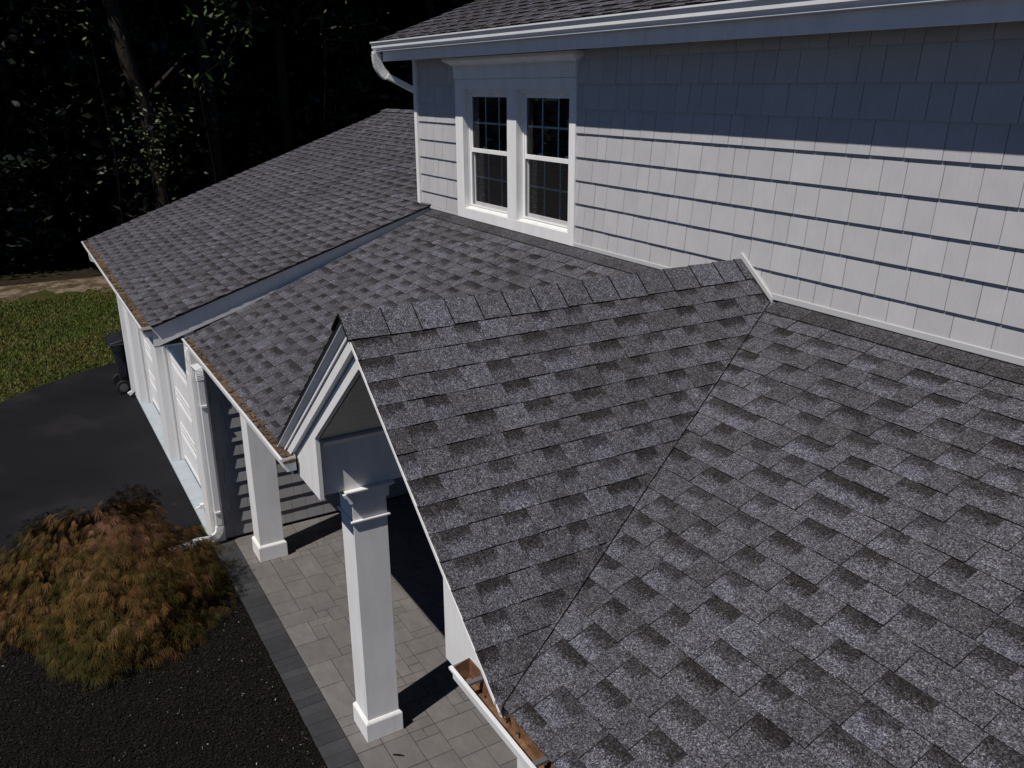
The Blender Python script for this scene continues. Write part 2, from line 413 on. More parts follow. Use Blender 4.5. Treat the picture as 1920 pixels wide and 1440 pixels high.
# right slope: u along +y, v up toward -x
shingles('portico_roof', (XR+1.886, 0, ZR-P*1.886), (0, 1, 0), (-1/pl, 0, P/pl), YF-.02, .1, pb, [((0, YF, 0), (0, -1, 0)), ((0, -.004, 0), (0, 1, 0)), (vr+nr*.012, nr)], 11, topv=Lr)
shingles('portico_roof', (XR-1.886, 0, ZR-P*1.886), (0, 1, 0), (1/pl, 0, P/pl), YF-.02, .1, pb, [((0, YF, 0), (0, -1, 0)), ((0, -.004, 0), (0, 1, 0)), (vl+nl*.012, nl)], 12, topv=Lr)
# valley dark line sliver (cut edge thickness)
for sd, (vo, vn) in ((1, (vr, nr)), (-1, (vl, nl))):
    b = MB()
    pts = []
    for t in (.30, 1.83):
        p0 = Vector((XR+sd*t, .619-2.0775*t, ZR-P*t)); pts.append(p0)
    q = vn*.012
    b.face([pts[0]+q+Vector((0, 0, -.02)), pts[1]+q+Vector((0, 0, -.02)), pts[1]+q+Vector((0, 0, .012)), pts[0]+q+Vector((0, 0, .012))], (0, 0, 1))
    b.face([pts[0]+q+Vector((0, 0, .015)), pts[1]+q+Vector((0, 0, .015)), pts[1]+q+vn*.0045+Vector((0, 0, .012)), pts[0]+q+vn*.0045+Vector((0, 0, .012))], (0, 0, 1))
    b.build('valley_cut', 'shingle', house, recalc=False)
# portico deck (two slabs, ending at the valley)
for sd in (1, -1):
    b = MB(); tp = []; bt_ = []
    for (t, y) in ((0, YF+.012), (1.86, YF+.012), (1.80, -3.13), (.30, 0), (0, 0)):
        tp.append((XR+sd*t, y, ZR-P*t-.006)); bt_.append((XR+sd*t, y, ZR-P*t-(.045 if t < 1 else .022)))
    b.solid(tp+bt_, [(0, 1, 2, 3, 4), (9, 8, 7, 6, 5)]+[(i, (i+1) % 5, (i+1) % 5+5, i+5) for i in range(5)])
    b.build('roof_deck', 'black_metal', house)
# ridge caps
capy = [-3.21, -2.948, -2.744, -2.527, -2.319, -2.121, -1.907, -1.694, -1.496, -1.27, -1.03, -.79, -.55, -.32, -.11, 0]
b = MB(); r = random.Random(9)
n1 = Vector((P, 0, 1)).normalized(); n2 = Vector((-P, 0, 1)).normalized(); d1 = Vector((1, 0, -P)).normalized(); d2 = Vector((-1, 0, -P)).normalized()
for i in range(len(capy)-1):
    ya, yb = capy[i], capy[i+1]+.004; tone = min(1, max(.1, r.gauss(.66, .13))); rise0, rise1 = .010, .020
    # lapping: the end nearer the house (ya..yb) sits on top at its front edge
    wd = .178+r.uniform(-.004, .004)
    rows = []
    for y_, h in ((ya, .019), (yb, .0125)):
        top = Vector((XR, y_, ZR))
        rows.append([top+d2*wd+n2*(h-.006), top+d2*.03+n2*h, top+Vector((0, 0, h+.006)), top+d1*.03+n1*h, top+d1*wd+n1*(h-.006)])
    for k in range(4):
        b.face([rows[0][k], rows[0][k+1], rows[1][k+1], rows[1][k]], (tone, 0, 0), [(k*.1, 0)]*4)
    for rr in rows:                                      # end faces, dark cut edge
        for k in range(4): b.face([rr[k], rr[k+1], rr[k+1]-Vector((0, 0, .011)), rr[k]-Vector((0, 0, .011))], (0, 0, 1))
    for k in range(4):
        q_ = Vector((0, .005, .0006)); b.face([rows[0][k]+Vector((0, 0, .0006)), rows[0][k+1]+Vector((0, 0, .0006)), rows[0][k+1]+q_, rows[0][k]+q_], (0, 0, 1))
    for k, nn in ((0, n2), (4, n1)):
        b.face([rows[0][k], rows[1][k], rows[1][k]-nn*.02, rows[0][k]-nn*.02], (0, 0, 1))
b.build('ridge_cap', 'shingle', house, recalc=False)

# garage roof
gv, gl_ = slope_frame(GS); Lg = (2.96+3.555)*gl_
gb = [0.0]+[.13+.168*k for k in range(int((Lg-.2)/.168))]
gb = [v for v in gb if v < Lg-.1]
lk = [Vector((-12.83, -3.6, 0)), Vector((-14.45, 2.96, 0))]; ld = (lk[1]-lk[0]).normalized(); ln = Vector((-ld.y, ld.x, 0))
if ln.x > 0: ln = -ln
shingles('garage_roof', (0, -3.555, ZG-GS*3.555), (1, 0, 0), gv, -14.8, -5.94, gb, [((-5.955, 0, 0), (1, 0, 0)), (lk[0], ln)], 21, thick=1.5, topv=Lg)
deck('roof_deck', [(-12.80, -3.53), (-6.0, -3.53), (-6.0, 2.96), (-14.4, 2.96)], GS, ZG, .04)
deck('garage_back_slope', [(-14.4, 2.96), (-5.98, 2.96), (-5.98, 9.4), (-14.4, 9.4)], -GS, ZG+2*GS*2.96, .04, 'shingle')
b = MB(); x = -14.45
zt = ZG+GS*2.96
while x < -6.2:
    for sgn in (-1, 1):
        b.face([(x, 2.96, zt+.03), (x+.2, 2.96, zt+.022), (x+.2, 2.96+sgn*.17, zt-.05+.02), (x, 2.96+sgn*.17, zt-.05+.028)], (min(1, max(0, random.gauss(.5, .2))), 0, 0))
        b.face([(x, 2.96, zt+.03), (x, 2.96+sgn*.17, zt-.022), (x, 2.96+sgn*.17, zt-.035), (x, 2.96, zt+.015)], (0, 0, 1))
    b.face([(x, 2.79, zt-.022), (x+.2, 2.79, zt-.03), (x+.2, 2.79, zt-.05), (x, 2.79, zt-.05)], (0, 0, 1))
    x += .2
b.build('garage_ridge_cap', 'shingle', house, recalc=False)
# garage rake fascia (the step between garage and porch roofs) : face at x=-5.99
b = MB()
def gz(y): return ZG+GS*y-.012
b.prism([(-3.545, gz(-3.545)), (.02, gz(.02)), (.02, gz(.02)-.24), (-3.50, gz(-3.50)-.25), (-3.545, gz(-3.545)-.23)], 'x', -6.03, -5.995)
b.build('rake_fascia', 'trim', house, bevel=.002)
b = MB(); b.prism([(-3.54, gz(-3.54)-.002), (.02, gz(.02)-.002), (.02, gz(.02)-.012), (-3.54, gz(-3.54)-.012)], 'x', -5.994, -5.968); b.build('drip_edge', 'black_metal', house)
# left rake fascia of garage
b = MB()
for (p0, p1) in ((lk[0], lk[1]),):
    a0 = Vector((-12.80, -3.55, gz(-3.55))); a1 = Vector((-14.40, 2.96, gz(2.96)))
    b.solid([a0, a1, a1-Vector((0, 0, .2)), a0-Vector((0, 0, .2)), a0+Vector((.03, 0, 0)), a1+Vector((.03, 0, 0)), a1+Vector((.03, 0, -.2)), a0+Vector((.03, 0, -.2))], [(0, 1, 2, 3), (7, 6, 5, 4), (0, 4, 5, 1), (1, 5, 6, 2), (2, 6, 7, 3), (3, 7, 4, 0)])
b.build('rake_fascia', 'trim', house)

# upper roof
us = .36; uv_, ul = slope_frame(us); ZU = 5.548+.46*us
shingles('upper_roof', (0, -.46, 5.548), (1, 0, 0), uv_, -6.6, 8, [0]+[.10+.168*k for k in range(27)], [((-6.41, 0, 0), (-1, 0, 0))], 31, thick=1.5, topv=.1+.168*27)
deck('roof_deck', [(-6.40, -.43), (8, -.43), (8, 3.9), (-6.40, 3.9)], us, ZU, .05)
deck('upper_back_slope', [(-6.45, 3.9), (8, 3.9), (8, 9), (-6.45, 9)], -us, ZU+2*us*3.9, .05, 'shingle')
b = MB(); b.prism([(-.40, 5.535), (3.9, 5.535+4.3*us), (3.9, 5.33+4.3*us), (-.40, 5.33)], 'x', -6.40, -6.37); b.build('rake_fascia', 'trim', house)
# fascia + soffit of the main eave
b = MB()
for xa, xb in ((-6.36, -4.682), (-4.679, -1.24), (-1.237, 2.2), (2.203, 8)): b.box(xa, xb, -.417, -.393, 5.312, 5.53)
b.each('fascia', 'trim', house, bevel=.0015)
b = MB(); b.box(-6.36, 8, -.393, .0, 5.340, 5.355); b.build('soffit', 'soffit', house)

# ---- walls
def shake_wall(name, mat, axis, a0, a1, z0, z1, pos, first, e, butt=.017, wmin=.13, wmax=.27, holes=(), sgn=-1, seed=1, gap=.0045, slope=None):
    """courses of shakes on plane axis-normal; axis='y': wall along x at y=pos facing sgn*y"""
    r = random.Random(seed); b = MB(); z = first; 
    while z > z0: z -= e
    while z < z1:
        zt = z+e; a = a0-r.uniform(0, .2); z_lo = z
        while a < a1:
            wd = r.uniform(wmin, wmax); p0, p1 = max(a, a0), min(a+wd-gap, a1)
            if p1-p0 > .01:
                segs = [(p0, p1, max(z_lo, z0), min(zt, z1))]
                for (h0, h1, hz0, hz1) in holes:
                    ns = []
                    for (s0, s1, q0, q1) in segs:
                        if s1 <= h0 or s0 >= h1 or q1 <= hz0 or q0 >= hz1: ns.append((s0, s1, q0, q1)); continue
                        if s0 < h0: ns.append((s0, h0, q0, q1))
                        if s1 > h1: ns.append((h1, s1, q0, q1))
                        m0, m1 = max(s0, h0), min(s1, h1)
                        if q0 < hz0: ns.append((m0, m1, q0, hz0))
                        if q1 > hz1: ns.append((m0, m1, hz1, q1))
                    segs = ns
                tone = r.random(); jb = r.uniform(-.001, .001)
                for (s0, s1, q0, q1) in segs:
                    def dd(zz): return butt*(1-(zz-z)/e)+.004+jb
                    def Pt(a_, d_, z_): return (a_, pos+sgn*d_, z_) if axis == 'y' else (pos+sgn*d_, a_, z_)
                    q1b = q1+.0
                    p = [Pt(s0, 0, q0), Pt(s1, 0, q0), Pt(s1, 0, q1b), Pt(s0, 0, q1b), Pt(s0, dd(q0), q0), Pt(s1, dd(q0), q0), Pt(s1, dd(q1), q1b), Pt(s0, dd(q1), q1b)]
                    b.solid(p, [(4, 5, 6, 7), (0, 1, 5, 4), (1, 2, 6, 5), (3, 0, 4, 7)], (tone, 0, 0))
            a += wd
        # dark backing strip slightly proud of the wall inside joints
        z = zt
    return b.build(name, mat, house)
WIN = (-5.165, -2.70, 3.535, 5.335)
b = MB()
b.box(-6.25, WIN[0]+.15, .0, .12, 2.9, 5.5); b.box(WIN[1]-.15, 8, .0, .12, 2.9, 5.5); b.box(WIN[0]+.15, WIN[1]-.15, .0, .12, 2.9, 3.62); b.box(WIN[0]+.15, WIN[1]-.15, .0, .12, 5.02, 5.5)
b.prism([(.12, 2.6), (7, 2.6), (7, 5.6+us*.6), (3.9, ZU+us*3.9-.08), (.12, ZU+us*.12-.08)], 'x', -6.25, -6.13)
b.box(GX-.1, 8, .0, .12, GZ, 2.9)
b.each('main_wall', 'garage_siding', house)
shake_wall('wall_shakes', 'siding', 'y', -6.235, 7.9, ZW+.045, 5.35, 0, 3.527, .2154, butt=.019, holes=[WIN], seed=41)
b = MB(); b.box(-6.30, -6.225, -.05, .02, 3.45, 5.345); b.each('corner_board', 'trim', house, bevel=.002)
# flashing trim along the roof/wall line and around the portico
b = MB()
b.box(-.13, 8, -.030, -.001, ZW+.012, ZW+.056); b.box(-2.70, -.80, -.030, -.001, ZW+.012, ZW+.050); b.box(-6.22, -5.17, -.030, -.001, ZW+.012, ZW+.040)
b.each('wall_flashing', 'flashing', house, bevel=.003)
b = MB()
for sd in (1, -1):
    x0_, x1_ = XR, XR+sd*.345
    za, zb_ = ZR+.020, ZR+.020-P*.345
    poly = [(x0_, za), (x1_, zb_), (x1_, zb_+.048), (x0_, za+.048)]
    b.prism(poly, 'y', -.034, -.002)
b.build('gable_flashing', 'flashing', house, bevel=.003)

# ---- garage walls
b = MB(); b.box(-11.95, -6.05, GY+.03, GY+.15, 1.86, 2.40); b.box(-6.05, GX-.02, GY+.03, GY+.15, 1.86, 2.19); b.box(-11.95, GX-.02, 2.8, 2.95, GZ, 4); b.each('garage_wall', 'trim', house)
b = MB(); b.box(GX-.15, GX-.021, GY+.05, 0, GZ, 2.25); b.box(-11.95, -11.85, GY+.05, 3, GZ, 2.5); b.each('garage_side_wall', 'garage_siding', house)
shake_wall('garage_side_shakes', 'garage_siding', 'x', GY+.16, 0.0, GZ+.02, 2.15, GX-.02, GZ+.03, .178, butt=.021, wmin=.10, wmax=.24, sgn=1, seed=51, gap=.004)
b = MB(); b.box(GX-.02, GX+.012, GY+.012, GY+.155, GZ, 2.2); b.box(GX-.10, GX-.001, GY-.002, GY+.010, GZ, 2.2); b.each('corner_board', 'trim_grain', house, bevel=.002)
# porch ceiling
b = MB(); b.box(GX, -1.90, -3.0, 0, 2.20, 2.215); b.box(1.0, 7.5, -3.0, 0, 2.20, 2.215); b.each('porch_ceiling', 'soffit', house)
b = MB(); b.box(GX, -1.90, -2.80, -2.56, 1.98, 2.195); b.box(1.2, 7.5, -2.80, -2.56, 1.98, 2.195); b.each('porch_beam', 'trim', house)
b = MB(); b.box(-5.95, XR-1.70, -3.122, -3.105, 2.06, 2.255); b.box(XR+1.62, 7.5, -3.122, -3.105, 2.06, 2.255); b.each('eave_fascia', 'trim', house)
b = MB(); b.box(-5.95, XR-1.70, -3.105, -2.8, 2.05, 2.06); b.box(XR+1.7, 7.5, -3.105, -2.8, 2.05, 2.06); b.each('eave_soffit', 'soffit', house)
# piers
def pier(xa, xb):
    b = MB(); b.box(xa, xb, GY, GY+.22, GZ+.023, 1.86)
    # stop mouldings on the reveal
    b.box(xb, xb+.012, GY+.10, GY+.125, GZ+.023, 1.86); b.box(xb, xb+.020, GY+.150, GY+.20, GZ+.023, 1.86)
    b.box(xa-.012, xa, GY+.10, GY+.125, GZ+.023, 1.86)
    return b.build('garage_pier', 'trim_grain', house, bevel=.002)
pier(kx(-11.95), kx(-11.45)); pier(kx(-9.08), kx(-8.566)); pier(kx(-6.13), GX-.101)
b = MB(); b.box(kx(-11.97), kx(-11.945), GY-.02, GY+.0, GZ+.03, 2.1); b.each('corner_board', 'trim', house)
b = MB(); b.box(-11.95, GX-.0, GY+.004, GY+.028, 1.862, 2.23); b.build('garage_header', 'trim', house)
def garage_door(xa, xb, handle):
    root = empty('garage_door', ((xa+xb)/2, GY+.19, GZ), house); root.location = Vector(((xa+xb)/2, GY+.19, 0))
    root.location = Vector(((xa+xb)/2, GY+.19, GZ))-parent_world(house)
    yf = GY+.19; b = MB(); zb_ = GZ+.035; H = (1.90-zb_)/4
    for k in range(4):
        z0 = zb_+k*H; b.box(xa, xb, yf, yf+.04, z0+.004, z0+H-.004)
        npan = 2; pw = (xb-xa-.12)/npan
        for q in range(npan):
            p0 = xa+.06+q*pw+.05; p1 = p0+pw-.10; zz0, zz1 = z0+.085, z0+H-.085; t = .012; d = .008
            # raised rim of each panel: four sloped bars
            b.box(p0, p1, yf-d, yf, zz0, zz0+t); b.box(p0, p1, yf-d, yf, zz1-t, zz1)
            b.box(p0, p0+t, yf-d, yf, zz0+t, zz1-t); b.box(p1-t, p1, yf-d, yf, zz0+t, zz1-t)
            b.box(p0+.05, p1-.05, yf-.005, yf, zz0+.05, zz1-.05)
    b.build('door_panels', 'trim_grain', root, bevel=.003)
    b = MB(); b.box(xa, xb, yf-.004, yf+.05, GZ+.022, GZ+.035); b.build('weather_seal', 'rubber', root)
    if handle:
        hx, hz = handle
        b = MB(); pts = [(hx, yf-.01, hz+.17), (hx, yf-.05, hz+.15), (hx, yf-.062, hz+.06), (hx, yf-.05, hz-.05), (hx, yf-.01, hz-.14)]
        b.tube(pts, [.012, .012, .014, .011, .009], 6); b.box(hx-.022, hx+.022, yf-.018, yf-.001, hz+.13, hz+.21); b.box(hx-.018, hx+.018, yf-.018, yf-.001, hz-.17, hz-.11)
        b.build('door_handle', 'black_metal', root, smooth=True)
garage_door(kx(-11.44), kx(-9.09), None); garage_door(kx(-8.555), kx(-6.14), (kx(-6.62), .92))
p = up(382, 948, 'y', GY)
b = MB(); b.box(p[0]-.03, p[0]+.03, GY-.045, GY-.003, p[2]-.03, p[2]+.03); b.tube([(p[0], GY-.04, p[2]), (p[0]-.0, GY-.10, p[2]-.02)], .012, 6); b.build('hose_bib', 'gutter_metal', house)

# ---- columns
def column(x1, y0, cb, ztop, detailed=True):
    x0_ = x1-cb; root = empty('column', (0, 0, 0), house); root.location = Vector(((x0_+x1)/2, y0+cb/2, GZ))-parent_world(house)
    i = .024
    b = MB(); b.box(x0_+i, x1-i, y0+i, y0+cb-i, GZ+.19, ztop-.30 if detailed else ztop); b.build('shaft', 'trim', root, bevel=.002)
    bb = MB(); bb.box(x0_, x1, y0, y0+cb, GZ+.001, GZ+.178, (.5, 0, 0))
    t = .016
    q0 = [(x0_, y0), (x1, y0), (x1, y0+cb), (x0_, y0+cb)]; q1 = [(x0_+t, y0+t), (x1-t, y0+t), (x1-t, y0+cb-t), (x0_+t, y0+cb-t)]
    bb.solid([(a, c, GZ+.182) for a, c in q0]+[(a, c, GZ+.203) for a, c in q1], [(4, 5, 6, 7), (0, 1, 5, 4), (1, 2, 6, 5), (2, 3, 7, 6), (3, 0, 4, 7), (3, 2, 1, 0)])
    bb.build('plinth', 'trim', root, bevel=.002)
    if detailed:
        b = MB(); zr = ztop-.30
        b.box(x0_+i+.0, x1-i-.0, y0+i+.0, y0+cb-i, zr+.018, ztop-.125)                  # neck
        b.box(x0_+.002, x1-.002, y0+.002, y0+cb-.002, zr+.004, zr+.018)                       # astragal ring
        b.box(x0_+.004, x1-.004, y0+.004, y0+cb-.004, ztop-.125, ztop-.035)
        b.box(x0_-.012, x1+.012, y0-.012, y0+cb+.012, ztop-.035, ztop-.016)
        b.box(x0_-.02, x1+.040, y0-.040, y0+cb+.03, ztop-.014, ztop-.0)
        pr = [(y0-.056, ztop-.024), (y0-.045, ztop-.05), (y0-.02, ztop-.075), (y0-.004, ztop-.115), (y0+.02, ztop-.115), (y0+.02, ztop-.024)]; b.prism(pr, 'x', x0_-.01, x1+.02)
        b.build('capital', 'trim', root, bevel=.002)
column(-1.552, -2.855, .333, 2.100)
column(-5.00, -2.852, .333, 2.0, False)
column(1.235, -2.852, .333, 2.055)
# ---- portico: beams, ceiling, gable boards
def portico_beam(xa, xb):
    b = MB(); b.box(xa, xb, -3.06, -.02, 2.102, 2.55 if xa < 0 else 2.40); return b.build('portico_beam', 'trim', house, bevel=.002)
portico_beam(-1.84, -1.560); portico_beam(.64, .93)
b = MB(); b.prism([(-1.559, 2.50), (-1.559, 2.545), (-1.518, 2.545)], 'y', -3.03, -.02); b.build('cornice_moulding', 'trim', house)
CZ = 2.555
for sd in (-1, 1):
    b = MB(); half = 1.11; nstr = 13
    for k in range(nstr):
        t0, t1 = half*k/nstr, half*(k+1)/nstr
        xa, xb = XR+sd*t0, XR+sd*(t1-.006); za, zb_ = CZ+P*(half-t0), CZ+P*(half-(t1-.006))
        b.prism([(xa, za), (xb, zb_), (xb, zb_+.02), (xa, za+.02)], 'y', -3.05, -.02)
    xa, xb = XR, XR+sd*half
    b.prism([(xa, CZ+P*half+.006), (xb, CZ+.006), (xb, CZ+.03), (xa, CZ+P*half+.03)], 'y', -3.05, -.02)
    b.build('beadboard_ceiling', 'bead', house)
def rake(d0, d1, y0, y1, mat, name, foot, dslope=None, xend=None):
    """boards of the gable following both slopes; foot = |x| offset from the ridge where they end"""
    b = MB()
    for sd in (-1, 1):
        def zz(t, d): return ZR-P*t-d*pl
        b.prism([(XR, zz(0, d0)), (XR+sd*foot, zz(foot, d0)), (XR+sd*foot, zz(foot, d1)), (XR, zz(0, d1))], 'y', y0, y1)
    return b.build(name, mat, house, bevel=.0015)
for sd, mt in ((-1, 'black_metal'), (1, 'trim')):
    b = MB(); q = [(t, ZR-P*t-d*pl) for t, d in ((0, .003), (1.80, .003), (1.80, .022), (0, .022))]
    b.prism([(XR+sd*t, z) for t, z in q], 'y', YF-(.003 if sd > 0 else 0), YF+.05); b.build('rake_drip_edge', mt, house)
b = MB()                                   # crown moulding, face sloping back under the roof edge
for sd in (-1, 1):
    t = 1.83
    pts = []
    for tt in (0, t):
        x_ = XR+sd*tt
        for (d, y) in ((.021, YF+.006), (.032, YF+.006), (.064, YF+.046), (.064, YF+.12), (.021, YF+.12)): pts.append((x_, y, ZR-P*tt-d*pl))
    b.solid(pts, [(0, 1, 2, 3, 4), (9, 8, 7, 6, 5)]+[(i, (i+1) % 5, (i+1) % 5+5, i+5) for i in range(5)])
b.build('rake_crown', 'trim', house)
rake(.066, .088, -3.150, -3.05, 'trim', 'rake_bead', 1.80)
rake(.0885, .098, -3.112, -3.05, 'trim', 'rake_groove', 1.80)
rake(.0985, .160, -3.138, -3.05, 'trim', 'rake_board', 1.76)
rake(.1605, .170, -3.090, -3.05, 'trim', 'rake_groove', 1.70)
b = MB()
for sd in (-1, 1):
    def zz(t, d): return ZR-P*t-d*pl
    io = 1.045 if sd < 0 else 1.075; fo = 1.58; zf = 2.10 if sd < 0 else 2.06
    ti = io; d0, d1 = .1705, .256
    poly = [(XR, zz(0, d0)), (XR+sd*fo, zz(fo, d0)), (XR+sd*fo, zf+.0), (XR+sd*ti, zf), (XR+sd*ti, zz(ti, d1)), (XR+sd*.02, zz(.02, d1)), (XR, zz(.02, d1))]
    b.prism(poly, 'y', -3.100, -3.065)
b.build('gable_arch_board', 'trim', house, bevel=.002)

# ---- window
wroot = empty('window', (0, 0, 0), house); wroot.location = Vector((-3.93, 0, 3.6))-parent_world(house)
x0_, x1_ = -5.17, -2.695; yo = -.034
b = MB()
b.box(x0_, -4.985, yo, .02, 3.655, 4.985); b.box(-2.80, x1_, yo, .02, 3.655, 4.985); b.box(-3.975, -3.785, yo+.002, .10, 3.655, 4.985)
b.box(x0_, x1_, yo, .02, 4.9855, 5.093); b.box(x0_, x1_, yo, .02, 3.537, 3.6545)
b.build('casing', 'trim', wroot, bevel=.002)
b = MB()
for (a, c) in ((-4.985, -3.975), (-3.785, -2.80)):
    b.box(a-.02, a-.0005, .022, .14, 3.655, 4.985); b.box(c+.0005, c+.02, .022, .14, 3.655, 4.985); b.box(a, c, .0205, .14, 4.955, 4.985); b.prism([(-.02, 3.650), (.13, 3.690), (.13, 3.62), (-.02, 3.62)], 'x', a, c)
b.each('jamb', 'trim', wroot)
b = MB(); b.box(x0_-.008, x1_+.008, -.046, 0, 5.096, 5.225)
b.build('frieze', 'trim', wroot, bevel=.002)
b = MB()
lv = [(5.2255, .054), (5.240, .054), (5.2405, .064), (5.250, .072), (5.262, .092), (5.278, .122), (5.290, .132), (5.2905, .140), (5.320, .140), (5.320, 0)]
pts = []
for z, o_ in lv: pts += [(x0_-o_+.030, -o_, z), (x1_+o_-.030, -o_, z), (x1_+o_-.030, 0, z), (x0_-o_+.030, 0, z)]
F = [(3, 2, 1, 0)]
for k in range(len(lv)-1):
    for q in range(4): F.append((k*4+q, k*4+(q+1) % 4, k*4+4+(q+1) % 4, k*4+4+q))
b.solid(pts, F)
b.build('head_crown', 'trim', wroot)
def sash_unit(a, c):
    zt, zb_, zm = 4.955, 3.68, 4.318; fr_ = .030
    b = MB(); b.box(a, a+.022, .05, .12, zb_, zt); b.box(c-.022, c, .05, .12, zb_, zt); b.box(a+.022, c-.022, .05, .12, zt-.02, zt); b.build('frame', 'trim', wroot, bevel=.0015)
    a += .022; c -= .022; zt -= .02
    for nm, z0, z1, y in (('upper_sash', zm-.02, zt, .062), ('lower_sash', zb_, zm+.02, .090)):
        b = MB(); b.box(a, a+fr_, y, y+.025, z0, z1); b.box(c-fr_, c, y, y+.025, z0, z1); b.box(a+fr_, c-fr_, y, y+.025, z1-fr_, z1) if nm == 'upper_sash' else None
        if nm == 'upper_sash': b.box(a+fr_, c-fr_, y-.008, y+.025, z0, z0+.045)
        else: b.box(a+fr_, c-fr_, y, y+.025, z0, z0+.05)
        b.build(nm, 'trim', wroot, bevel=.0015)
        b = MB(); b.face([(a+fr_, y+.010, z0+.04), (c-fr_, y+.010, z0+.04), (c-fr_, y+.010, z1-fr_), (a+fr_, y+.010, z1-fr_)]); b.build('pane', 'glass', wroot, recalc=False)
        b = MB(); w3 = (c-a-2*fr_)/3; zz0, zz1 = z0+.045, z1-fr_
        for q in (1, 2): b.box(a+fr_+q*w3-.010, a+fr_+q*w3+.010, y+.013, y+.019, zz0, zz1)
        zc = (zz0+zz1)/2; b.box(a+fr_, c-fr_, y+.0205, y+.024, zc-.010, zc+.010); b.build('muntin', 'muntin', wroot)
    b = MB()
    for q in (.25, .78):
        xx = a+(c-a)*q; b.box(xx-.03, xx+.03, .092, .118, zm+.022, zm+.032); b.box(xx-.012, xx+.03, .094, .114, zm+.033, zm+.046)
    b.each('sash_lock', 'gutter_metal', wroot, bevel=.002)
    b = MB(); b.face([(a, .058, zb_), (c, .058, zb_), (c, .058, zm-.02), (a, .058, zm-.02)]); b.build('insect_screen', 'screen', wroot, recalc=False)
    b = MB(); b.box(a, a+.018, .052, .060, zb_+.018, zm-.02); b.box(c-.018, c, .052, .060, zb_+.018, zm-.02); b.box(a, c, .052, .060, zb_, zb_+.018); b.build('screen_frame', 'muntin', wroot)
    b = MB(); z = zb_+.02
    while z < zt:
        b.prism([(.155, z), (.185, z+.014), (.185, z+.016), (.155, z+.002)], 'x', a+.02, c-.02); z += .032
    b.build('blind', 'blind', wroot)
sash_unit(-4.985, -3.975); sash_unit(-3.785, -2.80)
b = MB(); b.box(-5.1, -2.7, .25, 1.2, 3.3, 5.3); b.build('room_interior', 'dark_room', house)

# ---- gutters
def gutter(x0, x1, ylip, zlip, depth=.12, h=.115, name='gutter', ends=True, inner='gutter_inner', straps=True):
    yb = ylip+depth
    prof = [(yb, zlip+.012), (yb, zlip-h), (ylip+.044, zlip-h), (ylip+.044, zlip-h+.006), (ylip+.044, zlip-h+.014), (ylip+.022, zlip-h+.038), (ylip+.022, zlip-.044), (ylip, zlip-.012), (ylip, zlip), (ylip+.018, zlip+.001), (ylip+.018, zlip-.010)]
    root = empty(name, (0, 0, 0), house); root.location = Vector(((x0+x1)/2, ylip, zlip))-parent_world(house)
    b = MB(); t = .002
    for i in range(len(prof)-1):
        (ya, za), (yc, zc) = prof[i], prof[i+1]
        b.face([(x0, ya, za), (x1, ya, za), (x1, yc, zc), (x0, yc, zc)])
    for xe in ((x0, x1) if ends else ()):
        b.face([(xe, y, z) for y, z in prof[:9]])
    o = b.build('trough', 'gutter_metal', root, recalc=True)
    s_ = o.modifiers.new('solid', 'SOLIDIFY'); s_.thickness = .0022; s_.offset = 0
    b = MB(); ins = [(yb-.006, zlip+.013), (yb-.006, zlip-h+.005), (ylip+.050, zlip-h+.006), (ylip+.029, zlip-h+.036), (ylip+.029, zlip-.042), (ylip+.008, zlip-.014)]
    for i in range(len(ins)-1):
        (ya, za), (yc, zc) = ins[i], ins[i+1]; b.face([(x0+.004, ya, za), (x1-.004, ya, za), (x1-.004, yc, zc), (x0+.004, yc, zc)])
    for xe in (x0+.004, x1-.004): b.face([(xe, y, z) for y, z in ins])
    b.build('trough_lining', inner, root, recalc=False)
    if straps:
        b = MB(); x = x0+.14
        while x < min(x1, 5):
            b.box(x-.012, x+.012, ylip+.008, yb-.006, zlip-.018, zlip-.013); b.box(x+.012, x+.016, ylip+.010, yb-.008, zlip-.026, zlip-.012); x += .62
        b.each('hanger', 'wheel_grey', root)
    return root
gutter(-5.97, -1.985, -3.245, 2.280, inner='gutter_inner')
gutter(.965, 7.2, -3.245, 2.280)
gutter(-12.75, -6.0, -3.665, 2.455)
gutter(-6.42, 8, -.550, 5.532, inner='gutter_metal', straps=False, h=.107, depth=.13)
b = MB(); b.box(-12.75, -6.03, -3.545, -3.52, 2.20, 2.44); b.each('fascia', 'trim', house)
b = MB(); b.box(-12.75, -6.03, -3.52, -3.2, 2.20, 2.21); b.build('soffit', 'soffit', house)
